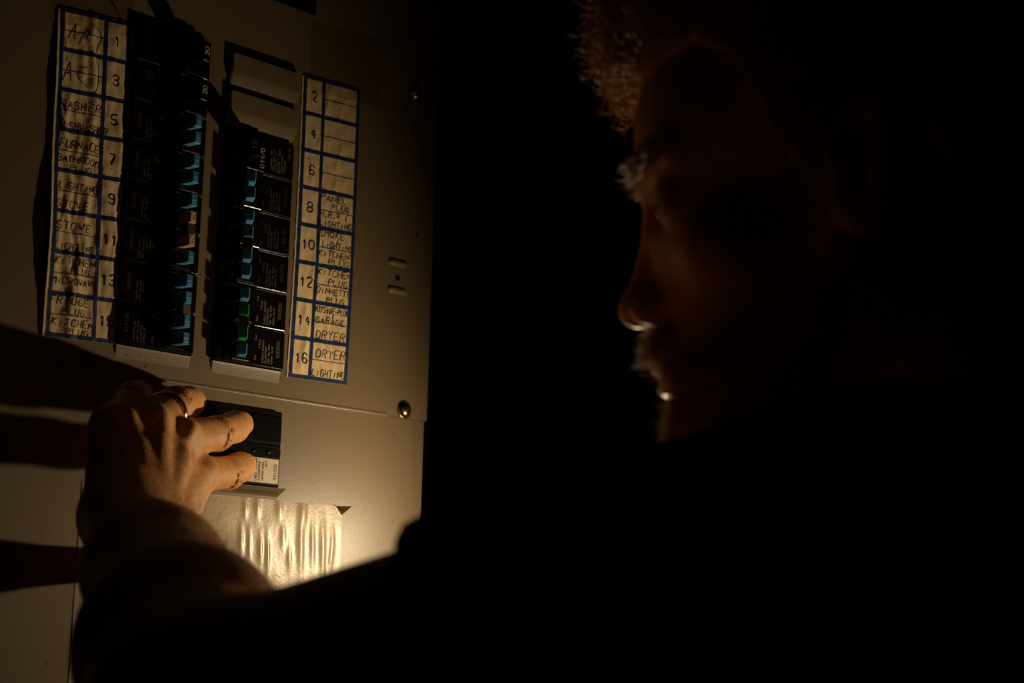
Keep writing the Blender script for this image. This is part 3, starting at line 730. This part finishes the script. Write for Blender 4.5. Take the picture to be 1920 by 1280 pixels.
def left_arm(P):
    d, far = arm_core(P, SL, EL, WL)
    side = ACR - WN * (ACR @ WN); side /= np.linalg.norm(side)
    for s in (-1, 1): d = smin(d, cone(P, far + side * s * 6, WL + side * s * 11, 29, 21.5), 14)
    h = None
    for k in 'imrp':
        r = FRAD[k]; m0 = MC[k]
        wb = WL + (m0 - WL) * .1 + side * (-side @ (WL - m0)) * .35
        q = cone(P, wb - DORS * 3, m0 - DORS * 3.0, 17, 13.5)
        h = q if h is None else smin(h, q, 12)
    h = smin(h, cone(P, WL + (MC['i'] - WL) * .35 - DORS * 8, MC['i'] - DORS * 8, 15, 12), 10)
    tm = WL + (MC['i'] - WL) * .22 - ACR * 6 - DORS * 12                              # thumb braced against the panel below
    t1 = np.array([-68., -58., -276.]); t2 = np.array([-44., -34., -281.]); t3 = np.array([-26., -13., -281.])
    h = smin(h, cone(P, tm, t1, 17, 13), 12); th_ = smin(cone(P, t1, t2, 12, 11), cone(P, t2, t3, 11, 8.5), 4); h = smin(h, th_, 5)
    d = smin(d, h, 14)
    for k in 'imrp':                                                                    # tendons, knuckles
        m0 = MC[k]
        d = smin(d, cone(P, WL + (m0 - WL) * .25 + DORS * 11.5, m0 + DORS * 8.2, 2.6, 3.4), 7)
        d = smin(d, cone(P, m0 + DORS * 3.2, m0 + DORS * 4, 10.0, 9.5), 6)
    for a, b, dep in (('i', 'm', 4.5), ('m', 'r', 5.6), ('r', 'p', 4.5)):               # hollows between the knuckles
        c = (MC[a] + MC[b]) / 2; v = (FG[a][1] + FG[b][1]) / 2 - c; v /= np.linalg.norm(v)
        d = smax(d, -cone(P, c + DORS * 20.5 - v * 5, c + DORS * 20 - v * 15, 7.0 + dep * .4, 5.6), 7)
    for a, b in ('im', 'mr', 'rp'):                                                     # webs
        c = (MC[a] + MC[b]) / 2; v = (FG[a][1] + FG[b][1]) / 2 - c; v /= np.linalg.norm(v)
        d = smin(d, cone(P, c - DORS * 3, c + v * (8 if a == 'm' else 1) - DORS * 6, 9.5, 7), 5)
    for k in 'imrp':
        J = FG[k]; r = FRAD[k]; f = None
        for i in range(3):
            q = cone(P, J[i], J[i + 1], r[i] if i else r[0], r[i + 1]); f = q if f is None else smin(f, q, 3)
        v = J[2] - J[1]; v = v / np.linalg.norm(v); u0 = J[1] - J[0]; u0 = u0 / np.linalg.norm(u0)
        up = (u0 - v); n_ = np.linalg.norm(up); up = up / n_ if n_ > 1e-3 else DORS
        sd = np.cross(up, v); sd /= np.linalg.norm(sd)
        f = smin(f, cone(P, J[1] + up * 1.0, J[1] + up * 1.2, r[1] * .96, r[1] * .96), 3)
        # skin creases over the middle joint
        for o, rr in ((-5.4, .9), (-2.0, 1.2), (1.4, 1.3), (4.8, 1.0)):
            c = J[1] + (u0 if o < 0 else v) * o + up * (r[1] + .7)
            f = smax(f, -smin(cone(P, c - up * .45, c + sd * 6.5 - up * 2.2, rr * .5, rr * .42), cone(P, c - up * .45, c - sd * 6.5 - up * 2.2, rr * .5, rr * .42), .6), 1.1)
        # nail
        e = J[3] - J[2]; e = e / np.linalg.norm(e); nu = up - e * (up @ e); nu /= np.linalg.norm(nu)
        f = smin(f, cone(P, J[3] - e * 5 + nu * (r[3] - 2.2), J[3] + e * 5.5 + nu * (r[3] - 3.4), 2.6, 2.4), 2.0)
        d = smin(d, f, 3.2)
    return d
def right_arm(P):
    d, far = arm_core(P, SR, ER, WR)
    d = smin(d, cone(P, far, WR, 31, 25), 10)
    # fist closed round the torch barrel (axis roughly +x)
    ax = -LAMP_AXIS / np.linalg.norm(LAMP_AXIS)
    g0 = LAMP_POS + ax * 128
    up_ = np.array([0, 0, 1.]); bk = np.cross(ax, up_); bk /= np.linalg.norm(bk)
    if bk @ (WR - g0) < 0: bk = -bk
    pal = g0 + bk * 37 - up_ * 6
    d = smin(d, cone(P, WR, pal - ax * 2, 24, 17), 10)
    d = smin(d, cone(P, pal - ax * 26 + up_ * 6, pal + ax * 26 + up_ * 2, 15, 14), 7)
    for i in range(4):
        o = g0 - ax * (28 - 19.5 * i); L = (1, 1.06, 1.0, .84)[i]; rr = (9.3, 9.5, 9.0, 8.0)[i]
        pts = []
        for aa, R in ((18, 33), (85, 27), (150, 25.5), (215, 25)):
            t = math.radians(aa * L); pts.append(o + bk * math.cos(t) * R + up_ * math.sin(t) * R)
        f = None
        for j in range(3):
            q = cone(P, pts[j], pts[j + 1], rr - j * .6, rr - (j + 1) * .6); f = q if f is None else smin(f, q, 3)
        d = smin(d, f, 3.5)
    t0 = pal - ax * 18 - up_ * 8; t1 = g0 - ax * 34 - up_ * 26 + bk * 14; t2 = g0 - ax * 40 - up_ * 27 - bk * 14
    return smin(d, smin(cone(P, t0, t1, 12, 10.5), cone(P, t1, t2, 10.5, 8.6), 4), 7)

FEET = NB + np.array([10., -30., 0]); FEET[2] = -1720.
man = root('person', 'bearded man in dark t-shirt pressing the main breaker with his left hand', 'person', FEET)
parts = [surfnet(upper_sdf, (-190, -700, -640), (330, -300, 40), 2.3)]
lo = np.minimum.reduce([SL, EL, WL, *[q for v in FG.values() for q in v]]) - 70; hi = np.maximum.reduce([SL, EL, WL, *[q for v in FG.values() for q in v]]) + 70
hi[1] = 0
def left_arm_hand(P):
    return left_arm(P)
parts.append(surfnet(left_arm_hand, lo, hi, .92))
lo = np.minimum.reduce([SR, ER, WR, LAMP_POS + [60, 0, 0]]) - 70; hi = np.maximum.reduce([SR, ER, WR, LAMP_POS + [150, 0, 0]]) + 70
parts.append(surfnet(right_arm, lo, hi, 2.4))
V = np.concatenate([p[0] for p in parts]); off = np.cumsum([0] + [len(p[0]) for p in parts]); F = np.concatenate([p[1] + o for p, o in zip(parts, off)])
ARMV = parts[1][0]
body = obj('body', V, F, SKIN, man, smooth=True)

# clothes
def shirt_sdf(P):
    n = vnoise(P, 38, 3) * 4 + vnoise(P, 16, 5) * 1.6
    d = torso_sdf(P, 6)
    for S, E in ((SL, EL), (SR, ER)):
        v = (E - S) / np.linalg.norm(E - S); L = np.linalg.norm(E - S)
        s = cone(P, S, S + v * L * .63, 65, 55)
        s = smax(s, ((P - (S + v * (L * .625)).astype(np.float32)) @ v.astype(np.float32)), 4)
        d = smin(d, s, 24)
    d = d + n * .6
    nk = cone(P, NB + ZU * 14 + TF * 26, NT + TF * 20, 60, 74)
    d = smax(d, -nk, 8)
    col_ = np.sqrt(0 * P[:, 0])                                    # hem
    return smax(d, -(P[:, 2] + 905.), 5)
lo = np.minimum.reduce([SL, EL, SR, ER, NB]) - 190; hi = np.maximum.reduce([SL, EL, SR, ER, NB]) + 190; lo[2] = -930; hi[2] = -150
V, F = surfnet(shirt_sdf, lo, hi, 5.0)
shirt = obj('t_shirt', V, F, SHIRT, man, smooth=True, label='dark cotton t-shirt')
# ribbed collar
cpts = []
for k in range(48):
    a = 2 * math.pi * k / 48
    cpts.append(NB + ZU * (2 - 20 * math.cos(a)) + TF * (20 + 66 * math.cos(a)) + TL_ * 66 * math.sin(a))
cp = np.array(cpts + cpts[:1])[None]
V, F = tubes(cp, 6.5, 8, False); obj('collar', V, F, SHIRT, shirt, smooth=True)
def pants_sdf(P):
    hip = NB + np.array([0, -10., -610]); R = np.stack([TF, TL_, ZU]).astype(np.float32)
    d = ell(P, hip, (118, 168, 130), R)
    for s in (-1, 1):
        h0 = hip + TL_ * s * 82 - ZU * 40; k0 = FEET + TL_ * s * 105 + TF * 25 + ZU * 480; a0 = FEET + TL_ * s * 115 + ZU * 85
        d = smin(d, smin(cone(P, h0, k0, 92, 70), cone(P, k0, a0, 70, 58), 15), 20)
    d = d + vnoise(P, 60, 9) * 3
    return smax(d, -(P[:, 2] + 1690.), 4)
V, F = surfnet(pants_sdf, NB + [-330, -240, -1420], NB + [330, 220, -440], 8.0)
obj('trousers', V, F, PANTS, man, smooth=True)
for s in (-1, 1):
    a0 = FEET + TL_ * s * 115
    def shoe_sdf(P, a0=a0):
        d = cone(P, a0 + ZU * 42 - TF * 40, a0 + ZU * 40 + TF * 130, 44, 38); d = smin(d, cone(P, a0 + ZU * 90, a0 + ZU * 50, 42, 44), 14)
        return smax(d, -(P[:, 2] + 1708.), 3)
    V, F = surfnet(shoe_sdf, a0 + [-220, -220, -4], a0 + [220, 220, 150], 6.0)
    sh = obj('shoe', V, F, SHOE, man, smooth=True)
    def sole_sdf(P, a0=a0):
        d = cone(P * [1, 1, 0] + [0, 0, -1700], (a0 - TF * 42) * [1, 1, 0] + [0, 0, -1700], (a0 + TF * 134) * [1, 1, 0] + [0, 0, -1700], 46, 40)
        return smax(d, np.abs(P[:, 2] + 1711.) - 9, 2)
    V, F = surfnet(sole_sdf, a0 + [-220, -220, -6], a0 + [220, 220, 30], 5.0)
    obj('sole', V, F, SOLE, sh, smooth=True)

# wedding ring
J = FG['r']; ax = J[1] - J[0]; ln_ = np.linalg.norm(ax); ax = ax / ln_; c = J[0] + ax * ln_ * .66
a1 = np.cross(ax, ZU); a1 /= np.linalg.norm(a1); a2 = np.cross(ax, a1); V = []; F = []
prof = [(10.3, -2.2), (11.7, -2.2), (12.3, -1.3), (12.5, 0), (12.3, 1.3), (11.7, 2.2), (10.3, 2.2)]; N = 48
for k in range(N):
    t = 2 * math.pi * k / N
    for r, h in prof: V.append(c + ax * h + (a1 * math.cos(t) + a2 * math.sin(t)) * r)
for k in range(N):
    for i in range(7): F.append([k * 7 + i, k * 7 + (i + 1) % 7, ((k + 1) % N) * 7 + (i + 1) % 7, ((k + 1) % N) * 7 + i])
obj('wedding_ring', V, F, GOLD, man, smooth=True, label='plain gold wedding ring')

# eyes
for s in (-1, 1):
    bm = bmesh.new(); bmesh.ops.create_uvsphere(bm, u_segments=20, v_segments=14, radius=11.8); v_, f_ = bm_get(bm)
    ey = obj('eye', [hw(70.8 + p[0], s * 31 + p[1], 1 + p[2]) for p in v_], f_, EYEW, man, smooth=True)
    bm = bmesh.new(); bmesh.ops.create_uvsphere(bm, u_segments=16, v_segments=10, radius=6); v_, f_ = bm_get(bm)
    obj('iris', [hw(79.4 + p[0] * .58, s * 31 + p[1], -1 + p[2]) for p in v_], f_, IRIS, ey, smooth=True)

# hair -------------------------------------------------------------
def hairline(x): return np.interp(x, [-110, -60, -46, -34, -16, -4, 8, 24, 36, 52, 90], [-48, -45, -15, 20, 22, -8, -18, 8, 48, 63, 60])
def hair_cap(P):
    q = (P - HC.astype(np.float32)) @ HR.T
    d = ell(q, (-12, 0, 44), (98, 84, 90))
    d = smin(d, ell(q, (60, -6, 98), (32, 52, 24)), 16)
    # hairline: keep above the forehead, above the ears and down to the nape
    cut = hairline(q[:, 0]) - q[:, 2]
    d = smax(d, cut.astype(np.float32) * .8, 5)
    return d + vnoise(q, 9, 2) * 2.0 + vnoise(q, 4.2, 6) * .9
V, F = surfnet(hair_cap, HC - 150, HC + 150, 2.4)
hair = obj('hair', V, F, HAIRM, man, smooth=True, label='short curly brown hair')
def strands(roots, dirs, L, curl, r, seed, K=9, sag=None, n=4):
    g = np.random.default_rng(seed); S = len(roots); t = np.linspace(0, 1, K)[None, :, None]
    Ls = (L * g.uniform(.6, 1.25, S))[:, None, None]
    e1 = np.cross(dirs, g.normal(size=(S, 3))); e1 /= np.linalg.norm(e1, axis=1, keepdims=True) + 1e-9; e2 = np.cross(dirs, e1)
    ph = g.uniform(0, 6.28, S)[:, None, None]; fr = g.uniform(.8, 1.6, S)[:, None, None] * 6.28
    P = roots[:, None] + dirs[:, None] * t * Ls + curl * (t ** .7) * (e1[:, None] * (np.cos(ph + fr * t) - np.cos(ph)) + e2[:, None] * (np.sin(ph + fr * t) - np.sin(ph)))
    if sag is not None: P = P + sag[None, None] * t ** 2
    return tubes(P, r, n)
g = RNG
# curls over the whole crown
th_ = g.uniform(0, 2 * np.pi, 5200); cz = g.uniform(-.5, 1, 5200); sr = np.sqrt(1 - cz ** 2)
n3 = np.stack([sr * np.cos(th_), sr * np.sin(th_), cz], 1)
pr = n3 * [97, 83, 89] + [-12, 0, 44]
keep = pr[:, 2] > hairline(pr[:, 0]) + 9
pr = pr[keep]; n3 = n3[keep]
w3 = lambda q: HC + q @ np.stack([HF, HL, HU])
d3 = n3 * .6 + [.25, 0, .25]; d3 /= np.linalg.norm(d3, axis=1, keepdims=True)
V, F = strands(w3(pr), d3 @ np.stack([HF, HL, HU]), 19, 5.0, .42, 5)
hs = obj('curls', V, F, HAIRM, hair, smooth=True); hs['kind'] = 'stuff'
# forelock over the brow
S = 900
fr = np.stack([g.uniform(68, 90, S), g.uniform(-54, 22, S), g.uniform(72, 114, S)], 1)
fd = np.stack([g.uniform(.5, 1, S), g.normal(0, .25, S), g.uniform(-.35, .5, S)], 1); fd /= np.linalg.norm(fd, axis=1, keepdims=True)
V, F = strands(w3(fr), fd @ np.stack([HF, HL, HU]), 20, 5.5, .5, 8, sag=-HU * 5)
fl = obj('forelock', V, F, HAIRM, hair, smooth=True); fl['kind'] = 'stuff'
# beard, moustache, brows: short hairs rooted on the skin
UV, UF = parts[0]
q = (UV - HC) @ np.stack([HF, HL, HU]).T
fn = np.zeros_like(UV); a, b, c, d = (UV[UF[:, i]] for i in range(4)); nn = np.cross(c - a, d - b)
for i in range(4): np.add.at(fn, UF[:, i], nn)
fn /= np.linalg.norm(fn, axis=1, keepdims=True) + 1e-9
def pick(mask, per):
    ix = np.where(mask)[0]; return np.repeat(ix, per) if len(ix) else ix
ay = np.abs(q[:, 1])
lips = (q[:, 0] > 88) & (np.abs(q[:, 2] + 72.5) < 9) & (ay < 17)
mb_ = (q[:, 2] < -50) & (q[:, 2] > -128) & (q[:, 0] > 5) & (q[:, 0] + ay * .35 + .0 > 30) & ~lips & (q[:, 2] < -50 + np.minimum(0, (ay - 24) * -.0)) & ((q[:, 2] < -62) | (ay < 30) & (q[:, 0] > 84) | (q[:, 0] < 30))
ix = pick(mb_, 3); g2 = np.random.default_rng(4)
dr = fn[ix] * .8 + g2.normal(0, .35, (len(ix), 3)) - HU * .5; dr /= np.linalg.norm(dr, axis=1, keepdims=True)
V, F = strands(UV[ix] + g2.normal(0, 1, (len(ix), 3)), dr, 8.0, 1.6, .20, 9, K=5, n=3)
bd = obj('beard', V, F, HAIRM, man, smooth=True, label='short brown beard and moustache'); bd['kind'] = 'stuff'
ix = pick((np.abs(q[:, 2] - 21 - ay * .03) < 4.5) & (ay > 8) & (ay < 48) & (q[:, 0] > 55), 3)
dr = fn[ix] * .5 + HU * .2 + g2.normal(0, .3, (len(ix), 3)); dr /= np.linalg.norm(dr, axis=1, keepdims=True)
V, F = strands(UV[ix] + g2.normal(0, .8, (len(ix), 3)), dr, 6.0, .8, .28, 10, K=4, n=3)
eb = obj('eyebrows', V, F, HAIRM, man, smooth=True); eb['kind'] = 'stuff'
# fine hair on the reaching forearm
AV, AF = parts[1]
an = np.zeros_like(AV); a, b, c, d = (AV[AF[:, i]] for i in range(4)); nn = np.cross(c - a, d - b)
for i in range(4): np.add.at(an, AF[:, i], nn)
an /= np.linalg.norm(an, axis=1, keepdims=True) + 1e-9
s_ = (AV - WL) @ WN
cand = np.where((s_ > -55) & (s_ < 235) & (an @ DORS > -.35) & (AV[:, 1] < -70))[0]
ix = g2.choice(cand, 1500, replace=False); ix = ix[g2.uniform(size=len(ix)) < np.clip((s_[ix] + 60) / 90, .12, 1)]
dr = an[ix] * .55 - WN * .5 + ACR * .25 + g2.normal(0, .22, (len(ix), 3)); dr /= np.linalg.norm(dr, axis=1, keepdims=True)
V, F = strands(AV[ix], dr, 10, 1.0, .085, 12, K=5, n=3)
ah = obj('forearm_hair', V, F, ARMHAIR, man, smooth=True); ah['kind'] = 'stuff'

# ------------------------------------------------------------------ the torch in his right hand (the only light)
axn = LAMP_AXIS / np.linalg.norm(LAMP_AXIS)
tor = root('torch', 'small black torch with bright lens held in the right hand', 'torch', LAMP_POS - axn * 100)
def along(prof, n=32):
    b1 = np.cross(axn, ZU); b1 /= np.linalg.norm(b1); b2 = np.cross(axn, b1); V = []; F = []
    for r, s in prof:
        for k in range(n):
            t = 2 * math.pi * k / n; V.append(LAMP_POS - axn * s + (b1 * math.cos(t) + b2 * math.sin(t)) * r)
    for i in range(len(prof) - 1):
        for k in range(n): F.append([i * n + k, i * n + (k + 1) % n, (i + 1) * n + (k + 1) % n, (i + 1) * n + k])
    F.append(list(range(n))[::-1]); F.append(list(range((len(prof) - 1) * n, len(prof) * n)))
    return V, F
obj('torch_head', *along([(15, 4), (17, 4), (17.5, 8), (17.5, 26), (15, 34), (13.5, 40)]), TORCH, tor, smooth=False)
obj('barrel', *along([(13, 39), (13, 60), (12.4, 62), (12.4, 90), (13, 92), (13, 168), (12, 172)]), TORCH, tor)
obj('tail_cap', *along([(13.6, 171), (13.6, 190), (11, 195)]), TORCH, tor)
obj('lens', *along([(14.6, 3.6), (14.6, 4.2)]), LENS, tor)
ld = bpy.data.lights.new('torch_beam', 'SPOT'); lo_ = bpy.data.objects.new('torch_beam', ld); COL.objects.link(lo_)
ld.energy = LAMP_POWER; ld.color = LAMP_COL; ld.spot_size = math.radians(166); ld.spot_blend = .72; ld.shadow_soft_size = .005
lo_.location = Vector((LAMP_POS / 1000).tolist()) + Vector((0, 0, Z0))
lo_.rotation_euler = Vector(axn.tolist()).to_track_quat('-Z', 'Y').to_euler()

for o in bpy.data.objects:
    if '_loc' in o: del o['_loc']
